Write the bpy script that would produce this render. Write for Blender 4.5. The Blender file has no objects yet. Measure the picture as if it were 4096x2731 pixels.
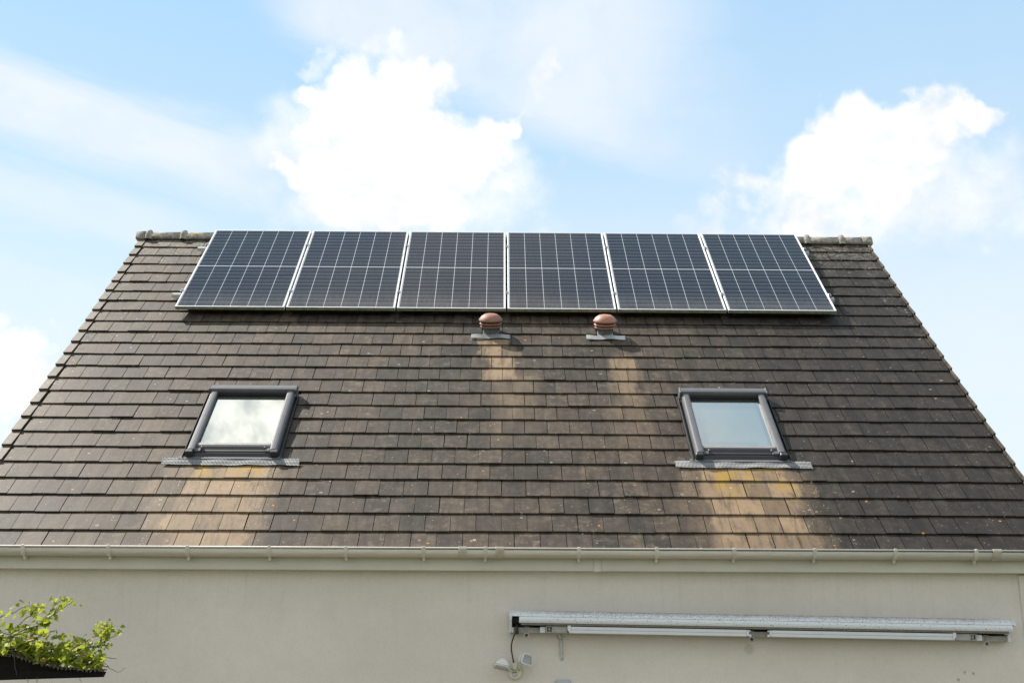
import bpy, math, random
from mathutils import Vector, Matrix
random.seed(7)
C = bpy.context.scene.collection
PI = math.pi
TH = 0.78976            # roof pitch (45.25 deg)
RZ = 7.2467             # height of the roof frame's origin, just below the ridge
ST, CT = math.sin(TH), math.cos(TH)
EY, EZ = -4.184, 3.026  # eaves line of the tile plane
WALL = -4.06

# ------------------------------------------------------------------ helpers
class MB:
    """collects faces and links them as ONE mesh object"""
    def __init__(s): s.v = []; s.f = []; s.a = []; s.sm = []
    def add(s, vs, fs, attr=None, smooth=False):
        o = len(s.v); s.v += [tuple(p) for p in vs]
        s.f += [tuple(i + o for i in f) for f in fs]
        s.sm += [smooth] * len(fs)
        s.a += list(attr) if isinstance(attr, list) else [attr or (0, 0, 0, 0)] * len(vs)
    def box(s, x0, x1, y0, y1, z0, z1, b=0.0, M=None):
        if b <= 0:
            vs = [(x, y, z) for x in (x0, x1) for y in (y0, y1) for z in (z0, z1)]
            fs = [(0,1,3,2),(4,6,7,5),(0,4,5,1),(2,3,7,6),(0,2,6,4),(1,5,7,3)]
        else:
            vs = []; idx = {}
            for i, x in enumerate((x0, x1)):
                for j, y in enumerate((y0, y1)):
                    for k, z in enumerate((z0, z1)):
                        sx, sy, sz = 1-2*i, 1-2*j, 1-2*k
                        for ax in range(3):
                            p = [x + sx*b, y + sy*b, z + sz*b]; p[ax] = (x, y, z)[ax]
                            idx[i, j, k, ax] = len(vs); vs.append(p)
            fs = []
            for ax in range(3):
                for e in (0, 1):
                    o = [q for q in range(3) if q != ax]; r = []
                    for (m, n) in ((0,0),(1,0),(1,1),(0,1)):
                        c = [0,0,0]; c[ax] = e; c[o[0]] = m; c[o[1]] = n; r.append(idx[c[0], c[1], c[2], ax])
                    fs.append(tuple(r))
            for ax in range(3):
                o = [q for q in range(3) if q != ax]
                for m in (0, 1):
                    for n in (0, 1):
                        c0 = [0,0,0]; c0[o[0]] = m; c0[o[1]] = n; c1 = list(c0); c1[ax] = 1
                        fs.append((idx[c0[0],c0[1],c0[2],o[0]], idx[c1[0],c1[1],c1[2],o[0]],
                                   idx[c1[0],c1[1],c1[2],o[1]], idx[c0[0],c0[1],c0[2],o[1]]))
            for i in (0,1):
                for j in (0,1):
                    for k in (0,1): fs.append(tuple(idx[i,j,k,a] for a in range(3)))
        if M: vs = [M @ Vector(p) for p in vs]
        s.add(vs, fs)
    def prism(s, prof, x0, x1, M=None, smooth=False):
        """closed profile of (y, z) extruded along x"""
        n = len(prof)
        vs = [(x0, p[0], p[1]) for p in prof] + [(x1, p[0], p[1]) for p in prof]
        if M: vs = [M @ Vector(p) for p in vs]
        fs = [(i, (i+1) % n, n + (i+1) % n, n + i) for i in range(n)]
        o = len(s.v)
        s.add(vs, fs, smooth=smooth)
        s.f += [tuple(o + i for i in range(n)), tuple(o + 2*n - 1 - i for i in range(n))]; s.sm += [False, False]
    def poly_y(s, pts, y0, y1):
        """closed outline of (x, z) extruded along y"""
        n = len(pts); o = len(s.v)
        s.add([(p[0], y0, p[1]) for p in pts] + [(p[0], y1, p[1]) for p in pts], [(i, (i+1) % n, n + (i+1) % n, n + i) for i in range(n)])
        s.f += [tuple(o + i for i in range(n)), tuple(o + 2*n - 1 - i for i in range(n))]; s.sm += [False, False]
    def tube(s, pts, r, n=8, caps=True):
        pts = [Vector(p) for p in pts]; rs = r if isinstance(r, (list, tuple)) else [r] * len(pts)
        vs = []; up = None
        for i, p in enumerate(pts):
            t = (pts[min(i+1, len(pts)-1)] - pts[max(i-1, 0)]).normalized()
            if up is None:
                up = Vector((0,0,1)) if abs(t.z) < .9 else Vector((1,0,0))
            a = t.cross(up).normalized(); b = a.cross(t).normalized(); up = b
            vs += [p + rs[i]*(math.cos(2*PI*k/n)*a + math.sin(2*PI*k/n)*b) for k in range(n)]
        fs = [(i*n+k, i*n+(k+1) % n, (i+1)*n+(k+1) % n, (i+1)*n+k) for i in range(len(pts)-1) for k in range(n)]
        o = len(s.v); s.add(vs, fs, smooth=True)
        if caps:
            s.f += [tuple(o + k for k in range(n)), tuple(o + (len(pts)-1)*n + n-1-k for k in range(n))]; s.sm += [False, False]
    def lathe(s, prof, n=32, M=None, smooth=True):
        """(r, z) profile turned about z"""
        vs = [(r*math.cos(2*PI*k/n), r*math.sin(2*PI*k/n), z) for r, z in prof for k in range(n)]
        if M: vs = [M @ Vector(p) for p in vs]
        fs = [(i*n+k, i*n+(k+1) % n, (i+1)*n+(k+1) % n, (i+1)*n+k) for i in range(len(prof)-1) for k in range(n)]
        s.add(vs, fs, smooth=smooth)
    def grid(s, fn, nu, nv, smooth=True, closed_u=False):
        vs = [fn(i/nu, j/nv) for j in range(nv+1) for i in range(nu+1)]
        fs = [(j*(nu+1)+i, j*(nu+1)+i+1, (j+1)*(nu+1)+i+1, (j+1)*(nu+1)+i) for j in range(nv) for i in range(nu)]
        s.add(vs, fs, smooth=smooth)
    def build(s, name, mat, parent=None, attr=None, bevel=0):
        me = bpy.data.meshes.new(name); me.from_pydata(s.v, [], s.f); me.update()
        me.polygons.foreach_set('use_smooth', s.sm)
        if attr:
            at = me.color_attributes.new(attr, 'FLOAT_COLOR', 'POINT')
            at.data.foreach_set('color', [c for q in s.a for c in q])
        import bmesh
        bm = bmesh.new(); bm.from_mesh(me); bmesh.ops.recalc_face_normals(bm, faces=bm.faces); bm.to_mesh(me); bm.free()
        me.materials.append(mat)
        o = bpy.data.objects.new(name, me); C.objects.link(o)
        if parent: o.parent = parent
        if bevel:
            m = o.modifiers.new('bevel', 'BEVEL'); m.width = bevel; m.segments = 2; m.limit_method = 'ANGLE'; m.angle_limit = .6
        return o

def tag(o, label=None, cat=None, group=None, kind=None):
    for k, v in (('label', label), ('category', cat), ('group', group), ('kind', kind)):
        if v: o[k] = v
    return o
def empty(name, loc=(0,0,0), rot=(0,0,0)):
    o = bpy.data.objects.new(name, None); C.objects.link(o); o.location = loc; o.rotation_euler = rot; o.empty_display_size = .1
    return o
def on_roof(x, s, h=0):
    return Vector((x, -s*CT - h*ST, RZ - s*ST + h*CT))
def copy_tree(o, parent=None):
    c = o.copy(); C.objects.link(c)
    if parent: c.parent = parent
    for ch in list(o.children): copy_tree(ch, c)
    return c

# ------------------------------------------------------------------ materials
class NT:
    def __init__(s, name):
        s.m = bpy.data.materials.new(name); s.m.use_nodes = True; s.t = s.m.node_tree
        s.b = s.t.nodes['Principled BSDF']; s.out = s.t.nodes['Material Output']
    def n(s, ty, **k):
        q = s.t.nodes.new(ty)
        for a, v in k.items(): setattr(q, a, v)
        return q
    def put(s, sock, v):
        if isinstance(v, bpy.types.NodeSocket): s.t.links.new(v, sock)
        elif isinstance(v, (tuple, list)) and len(v) == 3 and sock.type == 'RGBA': sock.default_value = (*v, 1)
        else: sock.default_value = v
    def math(s, op, a, b=0.0, c=None, clamp=False):
        q = s.n('ShaderNodeMath', operation=op, use_clamp=clamp); s.put(q.inputs[0], a); s.put(q.inputs[1], b)
        if c is not None: s.put(q.inputs[2], c)
        return q.outputs[0]
    def vm(s, op, a, b=(0,0,0)):
        q = s.n('ShaderNodeVectorMath', operation=op); s.put(q.inputs[0], a); s.put(q.inputs[1], b)
        return q.outputs['Value'] if op in ('LENGTH', 'DOT_PRODUCT', 'DISTANCE') else q.outputs[0]
    def mix(s, f, a, b, mode='MIX'):
        q = s.n('ShaderNodeMix', data_type='RGBA', blend_type=mode); s.put(q.inputs[0], f); s.put(q.inputs[6], a); s.put(q.inputs[7], b)
        return q.outputs[2]
    def rng(s, v, a, b, c=0.0, d=1.0, smooth=True):
        q = s.n('ShaderNodeMapRange', interpolation_type='SMOOTHSTEP' if smooth else 'LINEAR'); s.put(q.inputs[0], v)
        for i, w in enumerate((a, b, c, d)): s.put(q.inputs[i+1], w)
        return q.outputs[0]
    def obj(s): return s.n('ShaderNodeTexCoord').outputs['Object']
    def map(s, v, scale=(1,1,1), loc=(0,0,0), rot=(0,0,0)):
        q = s.n('ShaderNodeMapping'); s.put(q.inputs[0], v); q.inputs[1].default_value = loc; q.inputs[2].default_value = rot; q.inputs[3].default_value = scale
        return q.outputs[0]
    def noise(s, v, sc, det=4, rough=.55, dist=0.0):
        q = s.n('ShaderNodeTexNoise'); s.put(q.inputs['Vector'], v); q.inputs['Scale'].default_value = sc
        q.inputs['Detail'].default_value = det; q.inputs['Roughness'].default_value = rough; q.inputs['Distortion'].default_value = dist
        return q.outputs[0]
    def vor(s, v, sc):
        q = s.n('ShaderNodeTexVoronoi'); s.put(q.inputs['Vector'], v); q.inputs['Scale'].default_value = sc
        return q.outputs['Distance'], q.outputs['Color']
    def sep(s, v):
        q = s.n('ShaderNodeSeparateXYZ'); s.put(q.inputs[0], v); return q.outputs
    def sepc(s, v):
        q = s.n('ShaderNodeSeparateColor'); s.put(q.inputs[0], v); return q.outputs
    def bump(s, h, strength=.3, dist=.01):
        q = s.n('ShaderNodeBump'); s.put(q.inputs['Height'], h); q.inputs['Strength'].default_value = strength; q.inputs['Distance'].default_value = dist
        s.put(s.b.inputs['Normal'], q.outputs[0])
    def set(s, col=None, rough=None, metal=None, spec=None):
        if col is not None: s.put(s.b.inputs['Base Color'], col)
        if rough is not None: s.put(s.b.inputs['Roughness'], rough)
        if metal is not None: s.put(s.b.inputs['Metallic'], metal)
        if spec is not None: s.put(s.b.inputs['Specular IOR Level'], spec)
        return s.m

def worn(name, col, rough=.5, metal=0., amt=.25, dirt=None, sc=6., spec=.5, grain=60.):
    """a painted or plain surface with cloudy wear and fine grain"""
    t = NT(name); o = t.obj()
    a = t.noise(o, sc, 6, .65); g = t.noise(o, grain, 3, .6)
    k = t.math('ADD', t.math('MULTIPLY', t.rng(a, .3, .7), .7), t.math('MULTIPLY', g, .3))
    dark = dirt or tuple(c*(1-amt) for c in col)
    c = t.mix(k, dark, col)
    t.set(c, t.math('ADD', rough - .08, t.math('MULTIPLY', a, .16)), metal, spec)
    t.bump(g, .08, .002)
    return t.m

def tile_material():
    t = NT('roof_tile'); o = t.obj(); x, y, z = t.sep(o); s = t.math('MULTIPLY', y, -1.0)
    at = t.n('ShaderNodeAttribute', attribute_name='tile'); r = t.sepc(at.outputs['Color']); edge = at.outputs['Alpha']
    patch = t.noise(t.map(o, (.55, .35, 1)), 1.6, 5, .6)
    streak = t.noise(t.map(o, (9, 1.5, 1)), 1.3, 5, .62)
    blot = t.noise(o, 13, 6, .68, .4)
    grain = t.noise(o, 170, 4, .75)
    hue = t.math('ADD', t.math('MULTIPLY', r[1], .45), t.math('MULTIPLY', t.rng(patch, .35, .65), .55))
    # weaker sun sheen on the right third, painted in as cooler charcoal
    right = t.rng(t.math('ADD', x, t.math('MULTIPLY', patch, 1.6)), 1.6, 4.2)
    hue = t.math('MULTIPLY', hue, t.math('SUBTRACT', 1.0, t.math('MULTIPLY', right, .8)))
    col = t.mix(hue, (.034, .0285, .0230), (.078, .0565, .0385))
    tone = t.math('ADD', .80, t.math('MULTIPLY', r[0], .40))
    tone = t.math('MULTIPLY', tone, t.rng(streak, .30, .70, .68, 1.28))
    tone = t.math('MULTIPLY', tone, t.rng(blot, .28, .72, .70, 1.32))
    tone = t.math('MULTIPLY', tone, t.rng(grain, .25, .75, .72, 1.30))
    tone = t.math('MULTIPLY', tone, t.math('SUBTRACT', 1.0, t.math('MULTIPLY', right, .34)))
    cc = t.n('ShaderNodeCombineColor')
    for i in range(3): t.put(cc.inputs[i], tone)
    col = t.mix(1.0, col, cc.outputs[0], 'MULTIPLY')
    # pinkish scuffs where the surface coat has worn off single tiles
    scuff = t.math('MULTIPLY', t.rng(blot, .50, .72), t.rng(r[2], .45, 1.0))
    scuff = t.math('MULTIPLY', scuff, t.math('SUBTRACT', 1.0, t.math('MULTIPLY', right, .75)))
    col = t.mix(t.math('MULTIPLY', scuff, .5), col, (.19, .15, .115))
    # run-off stains below the vents and the skylights
    wob = t.math('MULTIPLY', t.math('SUBTRACT', t.noise(t.map(o, (1, .55, 1)), 5.5, 7, .68), .5), .62)
    xw = t.math('ADD', t.math('ADD', x, t.math('MULTIPLY', wob, .50)), t.math('MULTIPLY', t.math('SUBTRACT', r[0], .5), .10)); sw = t.math('ADD', s, wob)
    def band(x0, x1, s0, s1, ex=.05, es=.1, e2=None):
        e2 = e2 or es
        a = t.math('MULTIPLY', t.rng(xw, x0-ex, x0+ex), t.rng(xw, x1+ex, x1-ex))
        b = t.math('MULTIPLY', t.rng(s, s0-.02, s0+es), t.rng(sw, s1+e2, s1-e2))
        return t.math('MULTIPLY', a, b)
    st = None
    for q, amp in ((band(-.29, .03, 2.36, 2.80, .03, .02, .10), 1.0), (band(-.13, .13, 2.55, 3.30, .03, .05, .22), .95), (band(-.05, .30, 3.1, 4.2, .08, .2, .5), .30),
                   (band(1.06, 1.27, 2.62, 3.65, .045, .25, .35), .62), (band(1.02, 1.30, 3.3, 4.4, .09, .3, .5), .32),
                   (band(-2.62, -1.97, 4.70, 6.2, .035, .03, .25), 1.0), (band(-2.86, -1.84, 4.70, 6.2, .06, .05, .25), .42), (band(1.66, 2.42, 4.70, 6.2, .05, .03, .25), .92), (band(1.50, 2.56, 4.70, 6.2, .07, .05, .25), .30)):
        q = t.math('MULTIPLY', q, amp); st = q if st is None else t.math('MAXIMUM', st, q)
    tear = t.noise(t.map(o, (7, 1.2, 1), (3, 1, 0)), 2.1, 6, .7)
    st = t.math('MULTIPLY', st, t.rng(tear, .30, .56, .30, 1.0))
    st = t.math('MULTIPLY', st, t.rng(r[1], 0, 1, .80, 1.25)); st = t.math('MULTIPLY', st, t.rng(r[2], .05, .28, .62, 1.0)); st = t.math('MULTIPLY', st, t.rng(blot, .22, .45, .62, 1.0))
    fade = t.rng(s, 5.45, 6.0, 1.0, .70)
    st = t.math('MULTIPLY', st, fade, clamp=True)
    warm = t.mix(t.noise(o, 6, 4, .6), (.25, .162, .098), (.39, .275, .172))
    warm = t.mix(t.rng(blot, .4, .75), warm, (.26, .19, .105))
    warm = t.mix(t.rng(grain, .35, .7, .35, 0.0), warm, (.09, .07, .05))
    col = t.mix(st, col, warm)
    # yellow lichen film right under the lead aprons
    yl = t.math('MULTIPLY', t.math('MAXIMUM', band(-2.58, -2.0, 4.72, 4.93, .05, .02, .08), band(1.78, 2.40, 4.72, 5.15, .05, .02, .22)),
                t.rng(t.noise(t.map(o, (1, .6, 1), (7, 2, 0)), 4.4, 4, .55), .42, .60))
    col = t.mix(t.math('MULTIPLY', yl, .85), col, (.33, .205, .035))
    # pale lichen: thick by the ridge, down both verges and beside the stains
    dens = t.math('MULTIPLY', t.rng(s, 1.5, -.15), .55)
    dens = t.math('MAXIMUM', dens, t.math('MULTIPLY', t.math('MULTIPLY', t.rng(x, -3.75, -4.2), t.rng(s, 4.6, 1.5, .25, 1)), .62))
    dens = t.math('MAXIMUM', dens, t.math('MULTIPLY', t.math('MULTIPLY', t.rng(x, 3.95, 4.25), t.rng(s, 3.2, 1.0, .15, 1)), .70))
    for x0, x1, k in ((-2.83, -2.66, .85), (-2.02, -1.84, .85), (1.50, 1.62, .45), (2.42, 2.60, .5)):
        dens = t.math('MAXIMUM', dens, t.math('MULTIPLY', band(x0, x1, 4.76, 5.8, .05, .05, .25), k))
    dens = t.math('MAXIMUM', dens, .075)
    clus = t.noise(o, 7, 3, .6)
    for sc, rad, mul, sd in ((46, .36, 1.0, 0), (19, .34, .75, 4), (95, .40, 1.35, 9)):
        d, c = t.vor(t.map(o, (1, 1, .2), (sd, sd*.7, 0)), sc); cr = t.sepc(c)
        thr = t.math('SUBTRACT', 1.0, t.math('MULTIPLY', t.math('MULTIPLY', dens, mul*.62), t.rng(clus, .36, .66, .03, 1.4)))
        on = t.math('GREATER_THAN', cr[0], thr)
        dd = t.math('ADD', d, t.math('MULTIPLY', t.math('SUBTRACT', grain, .5), .22))
        rr = t.math('MULTIPLY', t.math('ADD', .35, t.math('MULTIPLY', cr[1], .65)), rad)
        spot = t.math('MULTIPLY', on, t.rng(dd, rr, t.math('MULTIPLY', rr, .72)))
        ring = t.rng(t.math('DIVIDE', d, rr), .2, .8, .35, .9)
        col = t.mix(t.math('MULTIPLY', t.math('MULTIPLY', spot, ring), .8), col, t.mix(cr[2], (.30, .29, .25), (.46, .46, .42)))
    # crust of grey lichen near the ridge
    crust = t.math('MULTIPLY', t.math('MAXIMUM', t.rng(s, .95, -.2), t.math('MULTIPLY', t.rng(x, -4.05, -4.3), .55)), t.rng(t.noise(o, 24, 6, .75), .44, .66))
    col = t.mix(t.math('MULTIPLY', crust, .75), col, (.25, .235, .20))
    # orange lichen
    d, c = t.vor(t.map(o, (1, 1, .2), (2.3, 5.1, 0)), 15); cr = t.sepc(c)
    thr = t.math('SUBTRACT', .9935, t.math('MULTIPLY', t.math('MAXIMUM', t.math('MAXIMUM', t.rng(s, .9, -.1), t.math('MULTIPLY', t.rng(x, -4.0, -4.25), .6)), t.math('MULTIPLY', t.rng(s, 4.6, 5.9), .25)), .17))
    on = t.math('GREATER_THAN', cr[0], thr)
    dd = t.math('ADD', d, t.math('MULTIPLY', t.math('SUBTRACT', t.noise(o, 45, 4, .7), .5), .35))
    col = t.mix(t.math('MULTIPLY', on, t.rng(dd, .22, .10)), col, (.40, .165, .03))
    # worn arrises
    col = t.mix(t.math('MULTIPLY', t.math('MAXIMUM', edge, 0.0), t.rng(blot, .3, .65, .1, .6)), col, (.21, .18, .145))
    grime = t.math('MAXIMUM', 0.0, t.math('MULTIPLY', edge, -1.0))
    col = t.mix(t.math('MULTIPLY', grime, .85), col, (.014, .012, .010))
    t.set(col, t.math('ADD', .52, t.math('MULTIPLY', blot, .22)), 0, .24)
    t.bump(t.math('ADD', t.math('MULTIPLY', grain, .5), blot), .35, .004)
    return t.m

def wall_material():
    t = NT('render_coat'); o = t.obj(); x, y, z = t.sep(o)
    big = t.noise(t.map(o, (.6, .6, .9)), 1.1, 5, .6); mid = t.noise(o, 9, 5, .65); fine = t.noise(o, 210, 3, .7)
    col = t.mix(t.rng(big, .3, .7), (.665, .615, .55), (.73, .68, .615))
    col = t.mix(t.math('MULTIPLY', t.rng(mid, .35, .75), .13), col, (.47, .45, .39))
    run = t.math('MULTIPLY', t.rng(t.noise(t.map(o, (14, 1, .35)), 1.0, 5, .7), .50, .78), t.rng(z, 2.25, 2.9))
    col = t.mix(t.math('MULTIPLY', run, .22), col, (.34, .31, .24))
    d, c = t.vor(o, 17); cr = t.sepc(c)
    sp = t.math('MULTIPLY', t.math('GREATER_THAN', cr[0], .94), t.rng(d, .085, .04))
    col = t.mix(t.math('MULTIPLY', sp, .5), col, (.2, .19, .16))
    # three plugged holes, the patch round the conduit and a smear under a bracket
    for px, pz, rad, cc, k in ((3.497, 2.169, .017, (.26, .25, .22), .6), (3.562, 2.160, .015, (.20, .20, .18), .65), (3.444, 2.114, .019, (.22, .22, .2), .65), (.462, 2.255, .055, (.68, .67, .63), .6), (1.88, 2.33, .05, (.33, .32, .27), .4), (.38, 2.10, .03, (.66, .65, .6), .4)):
        q = t.vm('LENGTH', t.math('ADD', 0, 0)) if False else None
        cx = t.n('ShaderNodeCombineXYZ'); t.put(cx.inputs[0], x); t.put(cx.inputs[2], z)
        dd = t.vm('DISTANCE', cx.outputs[0], (px, 0, pz))
        dd = t.math('ADD', dd, t.math('MULTIPLY', t.math('SUBTRACT', mid, .5), rad*.9))
        col = t.mix(t.math('MULTIPLY', t.rng(dd, rad, rad*.45), k), col, cc)
    col = t.mix(t.math('MULTIPLY', t.rng(t.noise(o, 90, 4, .7), .42, .72), .22), col, (.44, .42, .36))
    t.set(col, .9, 0, .2)
    t.bump(t.math('ADD', fine, t.math('MULTIPLY', mid, .6)), .55, .004)
    return t.m

def cell_material():
    t = NT('solar_cells'); o = t.obj(); x, y, z = t.sep(o)
    u = t.math('MULTIPLY', t.math('SUBTRACT', x, .021), 6/1.092)
    yy = t.math('MULTIPLY', y, -1.0)
    low = t.math('GREATER_THAN', yy, 1.047); midl = t.math('LESS_THAN', t.math('ABSOLUTE', t.math('SUBTRACT', yy, 1.047)), .0065)
    v = t.math('SUBTRACT', yy, t.math('ADD', .022, t.math('MULTIPLY', low, 1.030)))
    v = t.math('MULTIPLY', v, 11/1.020)
    def near(w): return t.math('ABSOLUTE', t.math('SUBTRACT', w, t.math('ROUND', w)))
    du, dv = near(u), near(v)
    inx = t.math('MULTIPLY', t.math('GREATER_THAN', x, .021), t.math('LESS_THAN', x, 1.113))
    iny = t.math('MULTIPLY', t.math('GREATER_THAN', v, 0), t.math('LESS_THAN', v, 11))
    lu = t.math('LESS_THAN', du, .0150); lv = t.math('LESS_THAN', dv, .019)
    dia = t.math('LESS_THAN', t.math('ADD', t.math('MULTIPLY', du, .182), t.math('MULTIPLY', dv, .0927)), .0085)
    line = t.math('MAXIMUM', t.math('MULTIPLY', lv, .66), t.math('MAXIMUM', lu, dia))
    line = t.math('MAXIMUM', line, t.math('SUBTRACT', 1.0, t.math('MULTIPLY', inx, iny)))
    bus = t.math('LESS_THAN', near(t.math('MULTIPLY', u, 10)), .035)
    cell_r = t.n('ShaderNodeTexWhiteNoise', noise_dimensions='2D')
    cv = t.n('ShaderNodeCombineXYZ'); t.put(cv.inputs[0], t.math('FLOOR', u)); t.put(cv.inputs[1], t.math('FLOOR', t.math('ADD', v, t.math('MULTIPLY', low, 20)))); t.put(cell_r.inputs['Vector'], cv.outputs[0])
    oi = t.n('ShaderNodeObjectInfo')
    cell = t.mix(cell_r.outputs[0], (.009, .012, .021), (.015, .018, .027))
    cell = t.mix(t.math('MULTIPLY', bus, .24), cell, (.25, .26, .28))
    col = t.mix(t.math('MAXIMUM', line, midl), cell, t.mix(midl, (.40, .42, .45), (.54, .56, .58)))
    dust = t.noise(t.map(o, (26, 2.2, 1)), 1.6, 5, .7); soft = t.noise(o, 2.5, 4, .6)
    dm = t.math('ADD', t.math('MULTIPLY', t.rng(yy, 1.60, 2.08), .15), .012)
    dm = t.math('MULTIPLY', dm, t.rng(t.math('ADD', t.math('MULTIPLY', dust, .6), t.math('MULTIPLY', soft, .4)), .3, .7, .45, 1.4))
    col = t.mix(dm, col, (.34, .32, .29))
    d, c = t.vor(o, 5.5); cr = t.sepc(c)
    drop = t.math('MULTIPLY', t.math('GREATER_THAN', t.sepc(c)[0], .965), t.rng(t.math('ADD', d, t.math('MULTIPLY', t.noise(o, 60, 3, .7), .08)), .085, .06))
    col = t.mix(t.math('MULTIPLY', drop, .55), col, (.55, .55, .52))
    t.set(col, .12, 0, .13)
    t.b.inputs['Coat Weight'].default_value = .0
    return t.m

def awning_material(name, top):
    """white lacquer speckled with black mould, thickest along the top"""
    t = NT(name); o = t.obj(); x, y, z = t.sep(o)
    g = t.noise(o, 26, 5, .7)
    side = t.math('MULTIPLY', t.rng(x, .0, .5), t.rng(x, 3.75, 3.45))
    m = t.math('MULTIPLY', t.rng(z, -.048, -.004, .28, 1.25) if top else .11, t.math('ADD', .25, t.math('MULTIPLY', side, .75)))
    col = (.70, .73, .76)
    for sc, rr in ((62, .28), (125, .34), (250, .42)):
        d, c = t.vor(t.map(o, (.8, 1, 1)), sc); cr = t.sepc(c)
        on = t.math('GREATER_THAN', t.math('MULTIPLY', m, t.rng(g, .3, .7, .6, 1.8)), t.math('MULTIPLY', cr[0], .95))
        col = t.mix(t.math('MULTIPLY', on, t.rng(d, rr, rr*.6, 0, .95)), col, t.mix(cr[1], (.05, .045, .04), (.17, .15, .13)))
    if top: col = t.mix(t.math('MULTIPLY', t.math('MULTIPLY', t.rng(z, -.026, .002), side), t.rng(g, .4, .62, .2, .9)), col, (.20, .18, .155))
    t.set(col, .38, 0, .5)
    return t.m

def apron_material():
    t = NT('pleated_lead'); o = t.obj(); x, y, z = t.sep(o)
    w = t.math('SINE', t.math('MULTIPLY', t.math('ADD', x, t.math('MULTIPLY', y, .25)), 2*PI/.0115))
    a = t.noise(o, 14, 5, .6)
    c = t.mix(t.rng(w, -.8, .8), (.10, .104, .108), (.27, .28, .29))
    c = t.mix(t.rng(a, .35, .7, 0, .4), c, (.26, .27, .28))
    t.set(c, .55, .1, .4); t.bump(w, .3, .003)
    return t.m

def glass_material():
    t = NT('window_glass')
    tr = t.n('ShaderNodeBsdfTransparent'); tr.inputs[0].default_value = (.80, .88, .85, 1)
    gl = t.n('ShaderNodeBsdfGlossy'); gl.inputs['Roughness'].default_value = .012; gl.inputs[0].default_value = (.97, 1, .965, 1)
    f = t.n('ShaderNodeLayerWeight')
    k = t.math('ADD', .50, t.math('MULTIPLY', .6, t.math('POWER', f.outputs['Facing'], 3.0)), clamp=True)
    mx = t.n('ShaderNodeMixShader'); t.put(mx.inputs[0], k); t.t.links.new(tr.outputs[0], mx.inputs[1]); t.t.links.new(gl.outputs[0], mx.inputs[2])
    t.t.links.new(mx.outputs[0], t.out.inputs[0])
    return t.m

def leaf_material():
    t = NT('vine_leaf'); at = t.n('ShaderNodeAttribute', attribute_name='leaf'); r = t.sepc(at.outputs['Color'])
    c = t.mix(r[0], (.13, .20, .025), (.28, .31, .035)); c = t.mix(t.rng(r[1], .80, 1.0), c, (.27, .15, .04))
    t.set(c, .5, 0, .35)
    tl = t.n('ShaderNodeBsdfTranslucent'); t.put(tl.inputs[0], t.mix(.6, c, (.50, .56, .05)))
    mx = t.n('ShaderNodeMixShader'); mx.inputs[0].default_value = .50
    t.t.links.new(t.b.outputs[0], mx.inputs[1]); t.t.links.new(tl.outputs[0], mx.inputs[2]); t.t.links.new(mx.outputs[0], t.out.inputs[0])
    return t.m

M = {}
M['tile'] = tile_material(); M['wall'] = wall_material(); M['cell'] = cell_material()
M['cover'] = awning_material('speckled_white_cover', True); M['bar'] = awning_material('speckled_white_bar', False)
M['lead'] = apron_material(); M['glass'] = glass_material(); M['leaf'] = leaf_material()
M['pvc'] = worn('cream_plastic', (.68, .65, .58), .42, 0, .16, (.50, .46, .38), 7)
M['pvc_dirty'] = worn('stained_cream_plastic', (.56, .52, .44), .55, 0, .4, (.36, .31, .24), 18)
M['fascia'] = worn('cream_fascia', (.62, .60, .51), .5, 0, .12, None, 3)
M['alu'] = worn('anodised_aluminium', (.78, .79, .79), .38, .25, .12, None, 8)
M['alu_dirty'] = worn('grimy_aluminium', (.34, .335, .28), .55, .1, .5, (.16, .16, .10), 24)
M['steel'] = worn('bolt_steel', (.5, .5, .5), .3, .9, .3)
M['black'] = worn('black_plastic', (.015, .015, .016), .5, 0, .3)
M['anth'] = worn('grey_lacquered_sheet', (.125, .128, .142), .6, 0, .18, None, 9, .25)
M['anth_dark'] = worn('dark_lacquered_sheet', (.035, .037, .04), .5, 0, .3, None, 9, .4)
M['sill'] = worn('pale_glazing_bead', (.34, .34, .34), .45, .2, .3, None, 12)
M['reveal'] = worn('white_lining', (.62, .66, .64), .7, 0, .06)
M['blind_pale'] = worn('pale_blind', (.34, .33, .31), .8, 0, .06, None, 2)
M['blind_green'] = worn('grey_green_blind', (.20, .25, .235), .8, 0, .10, None, 2)
M['blind_dark'] = worn('slate_strip', (.10, .115, .13), .8, 0, .15)
M['terra'] = worn('terracotta_plastic', (.40, .185, .125), .5, 0, .14, None, 14)
M['terra_dull'] = worn('weathered_terracotta_plastic', (.31, .150, .105), .6, 0, .22, None, 18)
M['neck'] = worn('grey_pipe', (.12, .125, .125), .6, 0, .3, None, 20)
M['zinc'] = worn('dull_zinc', (.30, .31, .325), .45, .3, .3, None, 22)
M['zinc_pale'] = worn('pale_zinc', (.46, .48, .49), .42, .3, .25, None, 22)
M['white'] = worn('white_lacquer', (.66, .68, .70), .4, 0, .10, None, 10)
M['white_old'] = worn('dusty_white_lacquer', (.42, .42, .40), .5, 0, .25, (.27, .26, .23), 15)
M['lip'] = worn('mossy_lip', (.27, .255, .22), .85, 0, .5, (.13, .12, .09), 40)
M['ivory'] = worn('ivory_plastic', (.62, .595, .46), .45, 0, .08, None, 12)
M['white_lamp'] = worn('white_lamp_housing', (.70, .70, .66), .4, 0, .15, None, 30)
M['conduit'] = worn('grey_white_conduit', (.50, .51, .50), .45, 0, .12, None, 20)
M['box'] = worn('grey_junction_plastic', (.44, .47, .49), .4, 0, .06)
M['wood'] = worn('blackened_timber', (.016, .014, .012), .9, 0, .6, None, 12, .1)
M['moss'] = worn('mossy_sheet', (.13, .12, .09), .9, 0, .6, (.025, .025, .018), 30, .1)
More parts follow.
